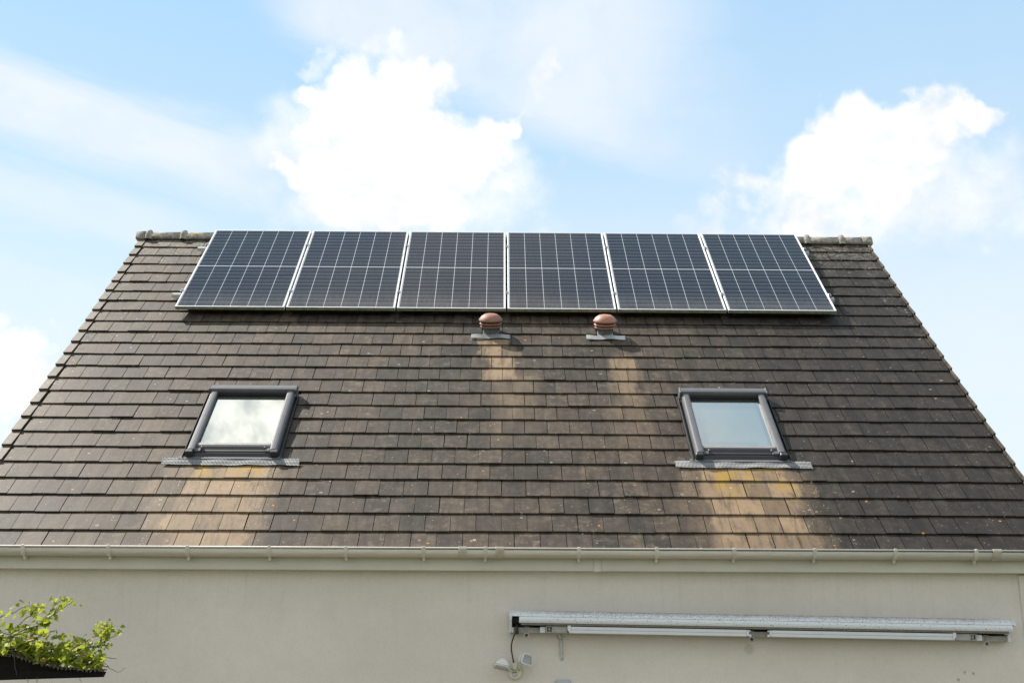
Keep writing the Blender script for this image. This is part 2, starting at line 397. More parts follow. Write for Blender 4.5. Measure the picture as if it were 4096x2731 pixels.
M['post'] = worn('weathered_post', (.085, .08, .072), .9, 0, .4, None, 10)
M['stem'] = worn('vine_wood', (.13, .095, .07), .85, 0, .55, (.05, .035, .028), 20)
M['ridge'] = worn('lichen_crusted_concrete', (.27, .245, .205), .85, 0, .5, (.10, .09, .075), 26)
M['lawn'] = worn('lawn', (.060, .078, .030), .95, 0, .4, None, .8)
M['terrace'] = worn('terrace_paving', (.24, .215, .18), .85, 0, .2, None, 2)
def gutter_mat():
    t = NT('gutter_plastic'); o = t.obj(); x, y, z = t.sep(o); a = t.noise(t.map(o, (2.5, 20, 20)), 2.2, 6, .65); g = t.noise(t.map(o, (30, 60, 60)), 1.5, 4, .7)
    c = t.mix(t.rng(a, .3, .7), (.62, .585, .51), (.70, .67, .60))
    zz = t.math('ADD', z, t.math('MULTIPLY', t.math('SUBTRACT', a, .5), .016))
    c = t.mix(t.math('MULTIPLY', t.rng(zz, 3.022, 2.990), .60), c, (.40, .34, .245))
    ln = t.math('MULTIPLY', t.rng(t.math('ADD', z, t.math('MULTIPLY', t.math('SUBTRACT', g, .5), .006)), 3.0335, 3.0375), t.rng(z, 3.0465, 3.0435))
    c = t.mix(t.math('MULTIPLY', ln, .9), c, (.05, .045, .038))  # dark line below the rim bead: the groove's shadow put into the colour
    t.set(c, .45, 0, .45); return t.m
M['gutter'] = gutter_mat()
def lens_mat():
    t = NT('lamp_glass'); t.set((.34, .35, .34), .12, 0, .8); t.b.inputs['Coat Weight'].default_value = .6; return t.m
M['lens'] = lens_mat()
def ridge_mat():
    t = NT('ridge_concrete'); o = t.obj(); a = t.noise(o, 22, 6, .72); g = t.noise(o, 120, 4, .7); b = t.noise(o, 4, 4, .6)
    c = t.mix(t.rng(a, .38, .64), (.24, .225, .20), (.50, .47, .42)); c = t.mix(t.rng(g, .4, .7, 0, .5), c, (.13, .12, .105))
    d, vc = t.vor(o, 8); cr = t.sepc(vc)
    on = t.math('MULTIPLY', t.math('GREATER_THAN', cr[0], .80), t.rng(t.math('ADD', d, t.math('MULTIPLY', a, .25)), .36, .28))
    c = t.mix(on, c, (.42, .20, .03)); t.set(c, .88, 0, .3); t.bump(a, .4, .006); return t.m
M['ridge'] = ridge_mat()

# ------------------------------------------------------------------ ground
g = MB(); g.add([(-150, -150, 0), (150, -150, 0), (150, 150, 0), (-150, 150, 0)], [(0,1,2,3)])
tag(g.build('lawn', M['lawn']), kind='structure')
g = MB(); g.add([(-5.2, -8.2, .004), (5.2, -8.2, .004), (5.2, -4.1, .004), (-5.2, -4.1, .004)], [(0,1,2,3)])
tag(g.build('terrace', M['terrace']), kind='structure')

# ------------------------------------------------------------------ house
house = tag(empty('house', (0, 0, 0)), 'cream rendered house with a steep brown tiled roof and two skylights', 'house')
XL, XR = -4.31, 4.37
w = MB()
back = 4.36
AP = RZ + .12           # apex of the tile plane
w.prism([(WALL, 0), (back, 0), (back, 2.4), (.12, AP - .95), (WALL + .45, 2.93), (WALL, 2.93)], -4.16, 4.20)
w.build('wall', M['wall'], house)
w = MB(); w.box(3.985, 4.212, WALL - .016, WALL + .10, .02, 2.895, .004)
w.build('corner_band', M['wall'], house)
f = MB(); f.box(XL + .02, XR - .02, EY + .029, EY + .05, 2.899, 3.035, .003)
f.box(XL + .02, XR - .02, EY + .0505, WALL - .001, 2.905, 2.917)
fas = f.build('fascia_board', M['fascia'], house)
f = MB(); f.box(.705, .760, EY + .022, EY + .0285, 2.893, 3.02, .003)
f.build('joint_cover', M['pvc'], fas)

# ---- roof tiles, in the slope's own frame: x along the eaves, -y down the slope, z out of it
roofE = (TH, 0, 0)
S0, EXP, PITCH = -.1328, .24305, .2005
SKY = [(-2.295, 'a'), (2.045, 'b')]
VENT = [-.118, 1.05]
rt = MB()
def add_tile(x0, x1, sb, col):
    L = EXP + .055; th = .014
    tilt = random.gauss(0, .0035); lift = random.gauss(0, .001) + (random.random() < .05)*.004
    yaw = random.gauss(0, .0042); sb += random.gauss(0, .0022); c = .0026
    zt, zb = .0125, .0300 + lift
    xm = (x0 + x1)/2
    def P(x, t, dz=0):
        q = sb - t*L
        return (x + yaw*t*L, -q + (x - xm)*yaw, zb + (zt - zb)*t + dz + (x - xm)*tilt)
    top = [P(x0, c/L), P(x1, c/L), P(x1, 1), P(x0, 1)]
    lip = [P(x0, 0, -c), P(x1, 0, -c)]
    low = [P(x0, 0, -th), P(x1, 0, -th), P(x1, 1, -th), P(x0, 1, -th)]
    sl_ = [top[0], lip[0], low[0], low[3], top[3]]; sr_ = [top[1], lip[1], low[1], low[2], top[2]]
    vs = top + lip + low + sl_ + sr_ + lip + low[:2]
    A = [(*col, 0.)]*4 + [(*col, 1.)]*2 + [(*col, 0.)]*4 + [(*col, -1.)]*10 + [(*col, -.25)]*4
    rt.add(vs, [(0,1,2,3), (4,5,1,0), (20,21,23,22), (10,11,12,13,14), (19,18,17,16,15), (9,8,7,6)], A)
for n in range(1, 26):
    sb = S0 + n*EXP
    off = PITCH/2 if n % 2 else 0.
    cuts = []
    if sb - EXP < 4.66 and sb > 3.60:
        cuts += [(cx - .425, cx + .425) for cx, _ in SKY]
    if n == 10: cuts += [(v - .092, v + .092) for v in VENT]
    k0 = int(math.floor((XL + .08 - off)/PITCH)) - 1
    drift = random.gauss(0, .004)
    for k in range(k0, k0 + 48):
        g0, g1 = (abs(random.gauss(.0017, .0011)) + .0007 for _ in range(2))
        x0 = off + k*PITCH + drift + g0; x1 = off + (k+1)*PITCH + drift - g1
        x0, x1 = max(x0, XL + .090), min(x1, XR - .026)
        if x1 - x0 < .02: continue
        segs = [(x0, x1)]
        for a, b in cuts:
            ns = []
            for p, q in segs:
                if q <= a or p >= b: ns.append((p, q)); continue
                if p < a - .012: ns.append((p, a))
                if q > b + .012: ns.append((b, q))
            segs = ns
        for p, q in segs:
            add_tile(p, q, sb, (random.random(), random.random(), random.random()))
# under-sheet that closes the joints, and the plain rear slope
for x0, x1, s0_, s1_ in [(XL + .03, XR - .03, -.17, 3.64), (XL + .03, XR - .03, 4.60, 5.93), (XL + .03, SKY[0][0] - .332, 3.64, 4.60), (SKY[0][0] + .332, SKY[1][0] - .332, 3.64, 4.60), (SKY[1][0] + .332, XR - .03, 3.64, 4.60)]:
    rt.add([(x0, -s0_, .002), (x1, -s0_, .002), (x1, -s1_, .002), (x0, -s1_, .002)], [(0,1,2,3)], (.1, .3, .1, -1.))
slope = rt.build('roof', M['tile'], house, attr='tile'); slope.location = (0, 0, RZ); slope.rotation_euler = roofE
# verge tiles stepping down both gables
for side in (-1, 1):
    vb = MB()
    for n in range(1, 26):
        sb = S0 + n*EXP + random.gauss(0, .002); L = EXP + .05
        xo, xi = (XL, XL + .083) if side < 0 else (XR, XR - .020)
        if side < 0:
            prof = [(xo, .040), (xi, .043), (xi, .024), (xo + .02, .022), (xo + .02, -.075), (xo, -.075)]
        else:
            prof = [(xo, .058), (xi, .058), (xi, .030), (xi, -.01), (xo - .016, -.075), (xo, -.075)]
        vs = []
        for t, dz in ((0, 0), (1, -.026)):
            for px, pz in prof: vs.append((px, -(sb - t*L), pz + dz))
        m = len(prof); col = (random.random()*.7, random.random(), random.random())
        A = [(*col, .8 if i in (0, 1, 2*0) else 0.) for i in range(m)]*2
        vb.add(vs, [(i, (i+1) % m, m + (i+1) % m, m + i) for i in range(m)] + [tuple(range(m)), tuple(2*m-1-i for i in range(m))], A)
    v = vb.build('verge', M['tile'], slope, attr='tile')
rear = MB(); rear.prism([(.12, AP + .0), (4.45, AP - 4.33), (4.45, AP - 4.37), (.12, AP - .04)], XL, XR)
rear.build('rear_slope', M['post'], house)
# ridge tiles
def ridge_piece(x0, x1, bump_at=None, ry=.074, top=.086, bot=-.02):
    b = MB(); n = 14
    def arch(r, t): return [(r*ry*math.cos(PI - PI*k/n), bot + (t - bot)*math.sin(PI*k/n)**.8) for k in range(n+1)]
    o = arch(1, top)
    b.prism(o, x0, x1, smooth=True)
    if bump_at is not None:
        def fn(u, v):
            a = PI*u; e = PI*v - PI/2
            return (bump_at + .052*math.sin(e), -math.cos(a)*(ry + .030)*math.cos(e)**.7, bot - .012 + (top + .042 - bot)*math.sin(a)**.8*math.cos(e)**.6)
        b.grid(fn, 18, 14)
    return b
x = -4.225; first = True; step = .413
rt_parent = slope
def add_ridge(b, nm):
    o = b.build(nm, M['ridge'], slope)
    o.matrix_parent_inverse = Matrix.Identity(4)
    # ridge pieces are modelled upright: undo the slope's tilt
    o.rotation_euler = (-TH, 0, 0)
    p = Vector((0, .12, .12 + .01)); R = Matrix.Rotation(-TH, 3, 'X')
    o.location = R @ p
    return o
i = 0
while x < 4.28:
    e = min(x + step - .004, 4.29)
    add_ridge(ridge_piece(x, e, x + .02), 'ridge_tile')
    x += step
lefte = ridge_piece(-4.350, -4.25, None, .080, .095, -.03)
add_ridge(lefte, 'ridge_end')
add_ridge(ridge_piece(4.30, 4.42, None, .080, .094, -.03), 'ridge_end')

# ---- gutter
GY, GZ, GR = -4.221, 3.047, .0615
def half_ring(r, n=16, a0=PI, a1=2*PI): return [(GY + r*math.cos(a0 + (a1-a0)*k/n), GZ + r*math.sin(a0 + (a1-a0)*k/n)) for k in range(n+1)]
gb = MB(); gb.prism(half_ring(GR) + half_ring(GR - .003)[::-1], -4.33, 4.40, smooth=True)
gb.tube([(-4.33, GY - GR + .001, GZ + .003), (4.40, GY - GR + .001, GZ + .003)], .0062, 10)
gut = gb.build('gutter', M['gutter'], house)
for bx in (-3.606, -2.963, -2.37, -1.756, -1.178, -.590, -.123, .585, 1.175, 1.762, 2.374, 2.987, 3.602):
    b = MB()
    prof = half_ring(GR + .0055) + half_ring(GR + .0005)[::-1]
    b.prism(prof, bx - .004, bx + .004)
    b.prism(half_ring(GR + .0032) + half_ring(GR + .0004)[::-1], bx - .015, bx + .015)
    b.box(bx - .011, bx + .011, GY - GR - .009, GY - GR + .010, GZ - .004, GZ + .0135, .003)
    # the tail that hooks under the gutter back to the board
    b.prism([(GY - .012, GZ - GR - .006), (GY + .005, GZ - GR - .028), (GY + .05, GZ - GR - .024), (EY + .028, GZ - GR + .02), (GY + .03, GZ - GR + .001)], bx - .0075, bx + .0075)
    b.build('gutter_bracket', M['pvc'], gut)
for ux in (-.295, -.014, 3.762):
    b = MB(); b.prism(half_ring(GR + .0045) + half_ring(GR + .0008)[::-1], ux - .033, ux + .033)
    un = b.build('gutter_union', M['pvc_dirty'], gut)
    b = MB(); b.box(ux - .034, ux + .034, GY - GR - .0085, GY - GR + .010, GZ - .007, GZ + .013, .003); b.build('clip', M['pvc'], un)

# ---- skylights
def skylight(cx, kind, label):
    org = on_roof(cx, 4.12)       # local frame: x right, y up the slope, z out
    def L(s): return -(s - 4.12)
    top, bot = 3.56, 4.68
    def sb(m, x0, x1, sa, sz, h0, h1, b=.003): m.box(x0, x1, L(sz), L(sa), h0, h1, b)
    fr = MB()
    for sx in (-1, 1):
        a, b = sorted((sx*.365, sx*.318)); sb(fr, a, b, top + .03, bot - .035, -.05, .072)
    sb(fr, -.3175, .3175, top + .03, 3.652, -.05, .072); sb(fr, -.3175, .3175, 4.515, 4.62, -.05, .066)
    # side soakers that carry the water past the window
    for sx in (-1, 1):
        a, b = sorted((sx*.3655, sx*.428)); fr.add([(a, L(top - .03), .012), (b, L(top - .03), .012), (b, L(bot + .01), .022), (a, L(bot + .01), .022)], [(0,1,2,3)])
        a, b = sorted((sx*.415, sx*.419)); sb(fr, a, b, top + .05, bot + .01, .004, .058, .0005)
    fo = fr.build('skylight', M['anth_dark'], house); fo.location = org; fo.rotation_euler = roofE
    fo['label'] = label
    def part(nm, mb, mat, **k): return mb.build(nm, M[mat], fo, **k)
    for sx in (-1, 1):                                   # rounded cover strips, each in two lengths
        c = MB()
        for sa, sz in ((3.635, 4.085), (4.0875, 4.635)):
            pr = [(.318, .072), (.318, .092), (.322, .098), (.333, .102), (.352, .103), (.368, .101), (.380, .094), (.386, .080), (.387, .030), (.367, .030), (.367, .072)]
            vs = [(sx*p[0], L(sa), p[1]) for p in pr] + [(sx*p[0], L(sz), p[1]) for p in pr]; m = len(pr)
            c.add(vs, [(i, (i+1) % m, m + (i+1) % m, m + i) for i in range(m)] + [tuple(range(m)), tuple(2*m-1-i for i in range(m))], smooth=False)
        part('side_cover', c, 'anth')
    c = MB(); pr = [(3.545, .03), (3.545, .100), (3.555, .112), (3.60, .121), (3.632, .119), (3.640, .108), (3.640, .076), (3.60, .074)]
    vs = []
    for x_ in (-.393, .393): vs += [(x_, L(p[0]), p[1]) for p in pr]
    m = len(pr); c.add(vs, [(i, (i+1) % m, m + (i+1) % m, m + i) for i in range(m)] + [tuple(range(m)), tuple(2*m-1-i for i in range(m))])
    part('top_cover', c, 'anth')
    for sx in (-1, 1):
        c = MB(); a, b = sorted((sx*.3935, sx*.405)); sb(c, a, b, 3.55, 3.652, .03, .121, .005); part('cover_cap', c, 'anth')
    c = MB(); sb(c, -.3165, .3165, 3.653, 3.664, .0605, .080, .002); sb(c, -.3165, .3165, 3.683, 3.691, .0605, .066, .001)
    part('top_seal', c, 'black')
    c = MB(); sb(c, -.3170, .3170, 4.512, 4.548, .0665, .084, .004); part('glazing_bead', c, 'sill')
    c = MB(); pr = [(4.549, .05), (4.549, .083), (4.566, .080), (4.606, .062), (4.609, .054), (4.640, .062), (4.672, .044), (4.676, -.01), (4.60, -.01)]
    vs = []
    for x_ in (-.3268, .3268): vs += [(x_, L(p[0]), p[1]) for p in pr]
    m = len(pr); c.add(vs, [(i, (i+1) % m, m + (i+1) % m, m + i) for i in range(m)] + [tuple(range(m)), tuple(2*m-1-i for i in range(m))])
    part('bottom_rail', c, 'anth_dark')
    for sx in (-1, 1):                                   # corner shoe with its little lug
        c = MB(); a, b = sorted((sx*.3275, sx*.392)); sb(c, a, b, 4.637, 4.684, -.01, .101, .006)
        part('corner_shoe', c, 'anth_dark')
        c = MB(); a, b = sorted((sx*.272, sx*.362)); sb(c, a, b, 4.585, 4.632, .06, .078, .004)
        a, b = sorted((sx*.262, sx*.276)); sb(c, a, b, 4.568, 4.60, .062, .090, .003); part('lug', c, 'anth')
    c = MB(); c.add([(-.317, L(3.653), .0600), (.317, L(3.653), .0600), (.317, L(4.514), .0600), (-.317, L(4.514), .0600)], [(0,1,2,3)])
    part('pane', c, 'glass')
    # lining of the opening and the blind behind the glass
    c = MB(); dp = -.30
    for sx in (-1, 1): a, b = sorted((sx*.318, sx*.332)); c.box(a, b, L(4.53), L(3.638), dp, -.055)
    c.box(-.3175, .3175, L(3.652), L(3.638), dp, -.055); c.box(-.3175, .3175, L(4.53), L(4.516), dp, -.055)
    c.box(-.332, .332, L(4.53), L(3.638), dp - .02, dp - .002)
    part('lining', c, 'reveal')
    c = MB()
    if kind == 'a':
        sb(c, -.316, .316, 3.654, 4.513, .040, .046, 0); part('blind', c, 'blind_pale')
    else:
        sb(c, -.312, .280, 3.66, 4.505, .028, .034, 0); bl = part('blind', c, 'blind_green')
        c = MB(); sb(c, -.310, .19, 4.385, 4.500, .0345, .044, .002); part('pull_bar', c, 'blind_dark')
    # smooth apron and pleated lead skirt
    c = MB(); c.add([(-.445, L(4.655), .040), (.425, L(4.655), .040), (.425, L(4.712), .050), (-.445, L(4.712), .050)], [(0,1,2,3)])
    c.add([(-.445, L(4.712), .050), (.425, L(4.712), .050), (.425, L(4.712), .040), (-.445, L(4.712), .040)], [(0,1,2,3)])
    part('apron', c, 'anth')
    c = MB(); ph = random.random()*6
    def fn(u, v):
        x_ = -.575 + 1.16*u
        s_ = 4.702 + .083*v + .004*math.sin(9*u + ph) + .003*math.sin(31*u + ph)*v
        return (x_, L(s_), .047 - .012*v + .002*math.sin(23*u + 2*v + ph) + .0018*math.sin(2*PI*x_/.0115 + v))
    c.grid(fn, 800, 3)
    part('lead_skirt', c, 'lead')
    return fo
skylight(SKY[0][0], 'a', 'skylight with pale glass reflecting white clouds')
skylight(SKY[1][0], 'b', 'skylight with grey-green glass showing a blind inside')

# ------------------------------------------------------------------ roof vents
AX = Matrix.Rotation(math.radians(-16), 4, 'X')
def roof_vent(x, s, label, zinc, terra):
    r = empty('roof_vent', on_roof(x, s, .02), roofE); tag(r, label, 'roof vent', 'vents in the roof below the panels')
    b = MB(); b.lathe([(.0, .198), (.030, .1975), (.060, .192), (.066, .190), (.098, .168), (.1195, .140), (.1220, .131), (.1185, .124), (.106, .122), (.07, .126), (.0, .126)], 40, AX); cap = b.build('cap', M[terra], r)
    for a in (.6, 2.6, 4.7):
        b = MB(); b.box(.052*math.cos(a) - .003, .052*math.cos(a) + .003, .052*math.sin(a) - .003, .052*math.sin(a) + .003, .1915, .1965, 0, AX)
        b.build('screw', M['black'], cap)
    for zz, rr in ((.097, .1140), (.068, .1060)):
        b = MB(); b.lathe([(.074, zz + .012), (rr - .012, zz + .010), (rr, zz + .001), (rr - .001, zz - .006), (rr - .012, zz - .006), (.074, zz + .0)], 40, AX); b.build('louvre', M[terra], r)
    b = MB(); b.lathe([(.074, .125), (.076, .066), (.0765, .02), (.079, -.03)], 32, AX); b.build('neck', M['neck'], r)
    b = MB()
    def fn(u, v): return (-.080 + .160*u, .03 - .135*v, .008 + .010*v + .003*math.sin(7*u + 5*v))
    b.grid(fn, 10, 8)
    def f2(u, v): return (-.197 + .394*u, -.088 - (.072 + .004*math.sin(6*u + x))*v, .026 + .004*math.sin(11*u + x) - .006*v)
    b.grid(f2, 24, 4)
    # the strip has a thin turned edge
    def f3(u, v): return (-.197 + .394*u, -.088 - .072 - .004*math.sin(6*u + x), .020 + .004*math.sin(11*u + x) - .006*v)
    b.grid(f3, 24, 1)
    b.build('flashing', M[zinc], r)
    return r
roof_vent(VENT[0], 2.262, 'dull brick-red mushroom vent with grey flashing above a broad tan stain', 'zinc', 'terra_dull')
roof_vent(VENT[1], 2.268, 'brighter terracotta mushroom vent with pale shiny flashing above a narrow faint stain', 'zinc_pale', 'terra')

# ------------------------------------------------------------------ solar panels and their rails
PW, PL = 1.134, 2.094
PX0, PS, PH = -3.406, -.1725, .130
def solar_panel():
    r = empty('solar_panel', on_roof(PX0, PS, PH), roofE)
    b = MB(); t = .036
    for x0, x1 in ((0, .0145), (PW - .0145, PW)): b.box(x0, x1, -PL + .0146, -.0146, -t, 0, .0012)
    for y0, y1 in ((-.0145, 0), (-PL + .0012, -PL + .0145)): b.box(0, PW, y0, y1, -t, 0, .0012)
    b.build('frame', M['alu'], r)
    b = MB(); b.box(.004, PW - .004, -PL - .0004, -PL + .0010, -t + .0006, -.0030)
    b.build('frame_face', M['alu_dirty'], r)
    b = MB(); b.box(.0146, PW - .0146, -PL + .0147, -.0147, -.010, -.0028); b.build('glass', M['cell'], r)
    return r
labels = ['solar panel at the left end of the row, next to bare ridge tiles',
          'second solar panel from the left, with no vent below it',
          'solar panel whose lower right corner is above the dull brick-red vent',
          'solar panel whose lower right corner is above the brighter terracotta vent',
          'second solar panel from the right, with no vent below it',
          'solar panel at the right end of the row, with its shadow on the right']
p0 = solar_panel()
for i in range(6):
    p = p0 if i == 0 else copy_tree(p0)
    p.location = on_roof(PX0 + i*1.154, PS, PH)
    tag(p, labels[i], 'solar panel', 'solar panels in a row along the ridge')
for s_, lab in ((.272, 'upper aluminium mounting rail under the solar panels, nearest the ridge'), (1.532, 'lower aluminium mounting rail under the solar panels, nearest the vents')):
    r = empty('mounting_rail', on_roof(PX0, s_, .07), roofE); tag(r, lab, 'rail', 'rails carrying the solar panels')
    xa, xb = -.125, 6.975
    b = MB()
    for y0, y1, z0, z1 in ((-.022, -.018, -.016, .022), (.018, .022, -.016, .022), (-.0175, .0175, -.016, -.012), (-.0175, .0175, -.002, .001)):
        b.box(xa, xb, y0, y1, z0, z1)
    b.build('rail_profile', M['alu'], r)
    for k in range(7):
        cxx = -.014 if k == 0 else (6.904 + .014 if k == 6 else k*1.154 - .010)
        b = MB(); b.box(cxx - .016, cxx + .016, -.03, .03, .0605, .0655, .001); b.tube([(cxx, 0, .0655), (cxx, 0, .074)], .0085, 6)
        b.box(cxx - .006, cxx + .006, -.022, .022, .022, .0605); b.build('clamp', M['steel'], r)
    for k in range(7):
        hx = -.06 if k == 0 else (6.95 if k == 6 else k*1.154 + .3)
        b = MB(); b.box(hx - .015, hx + .015, -.06, .02, -.0225, -.0165); b.box(hx - .015, hx + .015, .0, .10, -.036, -.031)
        b.box(hx - .015, hx + .015, -.005, .0, -.036, -.0225); b.build('roof_hook', M['steel'], r)

# ------------------------------------------------------------------ awning
aw = empty('awning', (.062, WALL, 2.604), (0, .0137, 0)); tag(aw, 'closed white patio awning speckled with black mould, bolted to the wall', 'awning')
AL = 3.79
b = MB(); arc = [(-.02, 0), (-.06, .003), (-.10, -.004), (-.13, -.016), (-.150, -.031), (-.163, -.050)]
b.prism(arc + [(-.155, -.050), (-.12, -.022), (-.06, -.006), (-.02, -.006)], .020, AL - .008, smooth=False); b.build('cassette_cover', M['cover'], aw)
b = MB(); b.prism([(-.161, -.0515), (-.168, -.060), (-.1705, -.072), (-.168, -.085), (-.160, -.0965), (-.12, -.0965), (-.12, -.0515)], .073, AL - .018, smooth=False); b.build('front_bar', M['bar'], aw)
b = MB(); b.prism([(-.150, -.0975), (-.150, -.1105), (-.11, -.1105), (-.11, -.0975)], .088, AL - .042); b.build('bottom_lip', M['lip'], aw)
b = MB(); b.tube([(.022, -.075, -.06), (AL - .02, -.075, -.06)], .038, 16); b.build('fabric_roll', M['anth_dark'], aw)
b = MB(); b.box(.001, AL - .024, -.072, -.03, -.1625, -.123, .002); b.build('torsion_bar', M['white_old'], aw)
b = MB(); b.box(.0235, AL - .03, -.0295, -.004, -.13, -.02); b.build('back_plate', M['anth_dark'], aw)
for x0, x1, low in ((0, .019, -.163), (AL - .0075, AL + .012, -.055)):
    b = MB(); pr = [(-.005, .002), (-.10, .001), (-.135, -.014), (-.158, -.034), (-.168, -.054), (-.166, -.075 if low < -.1 else -.058), (-.14, -.105 if low < -.1 else -.058), (-.10, low), (-.005, low)]
    b.prism(pr, x0, x1); b.build('end_cap', M['white'], aw, bevel=.003)
b = MB(); b.box(.0195, .033, -.10, -.06, -.164, -.126, .002); b.build('end_foot', M['white'], aw)
b = MB(); b.box(AL - .035, AL - .011, -.10, -.03, -.169, -.112, .002); b.build('end_foot', M['white'], aw)
for sx, xs in ((1, lambda q: q), (-1, lambda q: AL - .005 - q)):
    def bx(m, a, c, *k, **kw): a, c = sorted((xs(a), xs(c))); m.box(a, c, *k, **kw)
    far = 1.805 if sx > 0 else 1.845
    b = MB(); bx(b, .462, far - .028, -.150, -.118, -.1665, -.1435, b=.003); bx(b, .462, far - .028, -.150, -.118, -.1428, -.118, b=.003)
    arm = b.build('arm', M['white'], aw)
    b = MB(); a = xs(.436), xs(.463)
    pr = [(xs(.436), -.112), (xs(.461), -.112), (xs(.461), -.1685), (xs(.453), -.1655), (xs(.436), -.140)]
    b.poly_y(pr, -.152, -.105); b.build('elbow_cap', M['white'], arm, bevel=.002)
    b = MB(); bx(b, .318, .4355, -.128, -.085, -.1645, -.114, b=.003); b.build('upper_arm', M['white_old'], arm)
    b = MB(); bx(b, .273, .284, -.130, -.082, -.165, -.116, b=.002); bx(b, .284, .317, -.128, -.086, -.165, -.156, b=.002); bx(b, .284, .317, -.128, -.086, -.122, -.114, b=.002)
    b.tube([(xs(.300), -.107, -.155), (xs(.300), -.107, -.123)], .012, 12); b.build('shoulder_hinge', M['white_old'], arm)
    b = MB(); bx(b, .231, .2715, -.118, -.0725, -.163, -.121, b=.002); sh = b.build('shoulder_block', M['white'], arm)
    b = MB(); b.tube([(xs(.252), -.118, -.137), (xs(.252), -.124, -.137)], .0085, 12); b.build('bolt', M['white'], arm)
    b = MB(); bx(b, far - .0275, far - .010, -.150, -.118, -.164, -.119, b=.003); bx(b, far - .0095, far + .008, -.146, -.136, -.168, -.150, b=.002); bx(b, far - .0095, far + .004, -.142, -.130, -.132, -.120, b=.002)
    b.build('end_knuckle', M['white'], arm)
for x_ in (.131, 1.826, 3.598):
    b = MB(); b.box(x_ - .019, x_ + .019, -.082, -.002, -.1225, -.119); b.box(x_ - .003, x_ + .003, -.078, -.0725, -.162, -.12)
    n = 12; w_ = .0195
    out = [(x_ - w_, -.163), (x_ + w_, -.163), (x_ + w_, -.190), (x_ + w_*.6, -.200), (x_ - w_*.6, -.200), (x_ - w_, -.190)]
    b.poly_y(out, -.085, -.081)
    br = b.build('wall_bracket', M['white_old'], aw)
    b = MB(); b.lathe([(0, .001), (.0105, .001), (.0105, .0)], 16, Matrix.Translation((x_, -.0855, -.182)) @ Matrix.Rotation(PI/2, 4, 'X')); b.build('bolt_hole', M['black'], br)
b = MB()
vs = [(.054, -.095, -.098), (.060, -.095, -.098), (.060, -.085, -.098), (.054, -.085, -.098), (.045, -.112, -.160), (.073, -.112, -.160), (.073, -.080, -.160), (.045, -.080, -.160), (.046, -.110, -.176), (.071, -.110, -.176), (.071, -.082, -.176), (.046, -.082, -.176)]
fs = [(0,1,2,3)] + [(i, (i+1) % 4, 4 + (i+1) % 4, 4 + i) for i in range(4)] + [(4+i, 4+(i+1) % 4, 8+(i+1) % 4, 8+i) for i in range(4)] + [(11,10,9,8)]
b.add(vs, fs); b.tube([(.057, -.09, -.10), (.057, -.09, -.075)], .003, 6); cg = b.build('crank_gear', M['black'], aw, bevel=.003)
b = MB(); b.tube([(.058, -.098, -.172)] + [(.0525 + .0105*math.cos(a), -.100, -.196 - .0105*math.sin(a)*1.2) for a in [PI + .9 - .5*k*-1 for k in range(0)]] + [(.0555, -.099, -.185), (.050, -.100, -.195), (.052, -.100, -.206), (.059, -.100, -.210), (.066, -.100, -.205), (.068, -.100, -.197)], .0016, 6); b.build('crank_hook', M['steel'], cg)

# ------------------------------------------------------------------ twin floodlight with its cable
fl = empty('floodlight', (.104, WALL, 2.145)); tag(fl, 'ivory twin-headed security floodlight with motion sensor on the wall', 'floodlight')
b = MB(); n = 20
out = [(-.047, .050), (.051, .050), (.051, -.005)] + [(.002 + .049*math.cos(-a), -.005 - .036*math.sin(a)) for a in [PI*k/n for k in range(1, n)]] + [(-.047, -.005)]
b.poly_y(out, -.036, -.001); base = b.build('base', M['ivory'], fl, bevel=.008)
b = MB(); b.lathe([(0, .012), (.010, .0105), (.0165, .005), (.0195, 0), (.0195, -.004)], 24, Matrix.Translation((0, -.038, -.007)) @ Matrix.Rotation(PI/2, 4, 'X')); sens = b.build('sensor', M['box'], base)
b = MB(); b.box(-.019, .019, -.0515, -.0380, .0072, .0084); b.build('sensor_band', M['black'], base)
b = MB(); b.lathe([(0, .001), (.004, .001), (.004, -.001)], 12, Matrix.Translation((.035, -.037, .021)) @ Matrix.Rotation(PI/2, 4, 'X')); b.build('dial', M['black'], base)
b = MB(); b.poly_y([(-.020, .076), (.018, .076), (.018, .036), (.008, .026), (-.010, .026), (-.020, .036)], -.066, -.020); b.build('junction', M['ivory'], fl, bevel=.006)
for px, pz in ((.034, .046), (-.032, .046)):
    b = MB(); b.lathe([(0, .015)] + [(.015*math.sin(PI*k/8), .015*math.cos(PI*k/8)) for k in range(1, 8)] + [(0, -.015)], 16, Matrix.Translation((px, -.050, pz))); b.build('ball_joint', M['ivory'], fl)
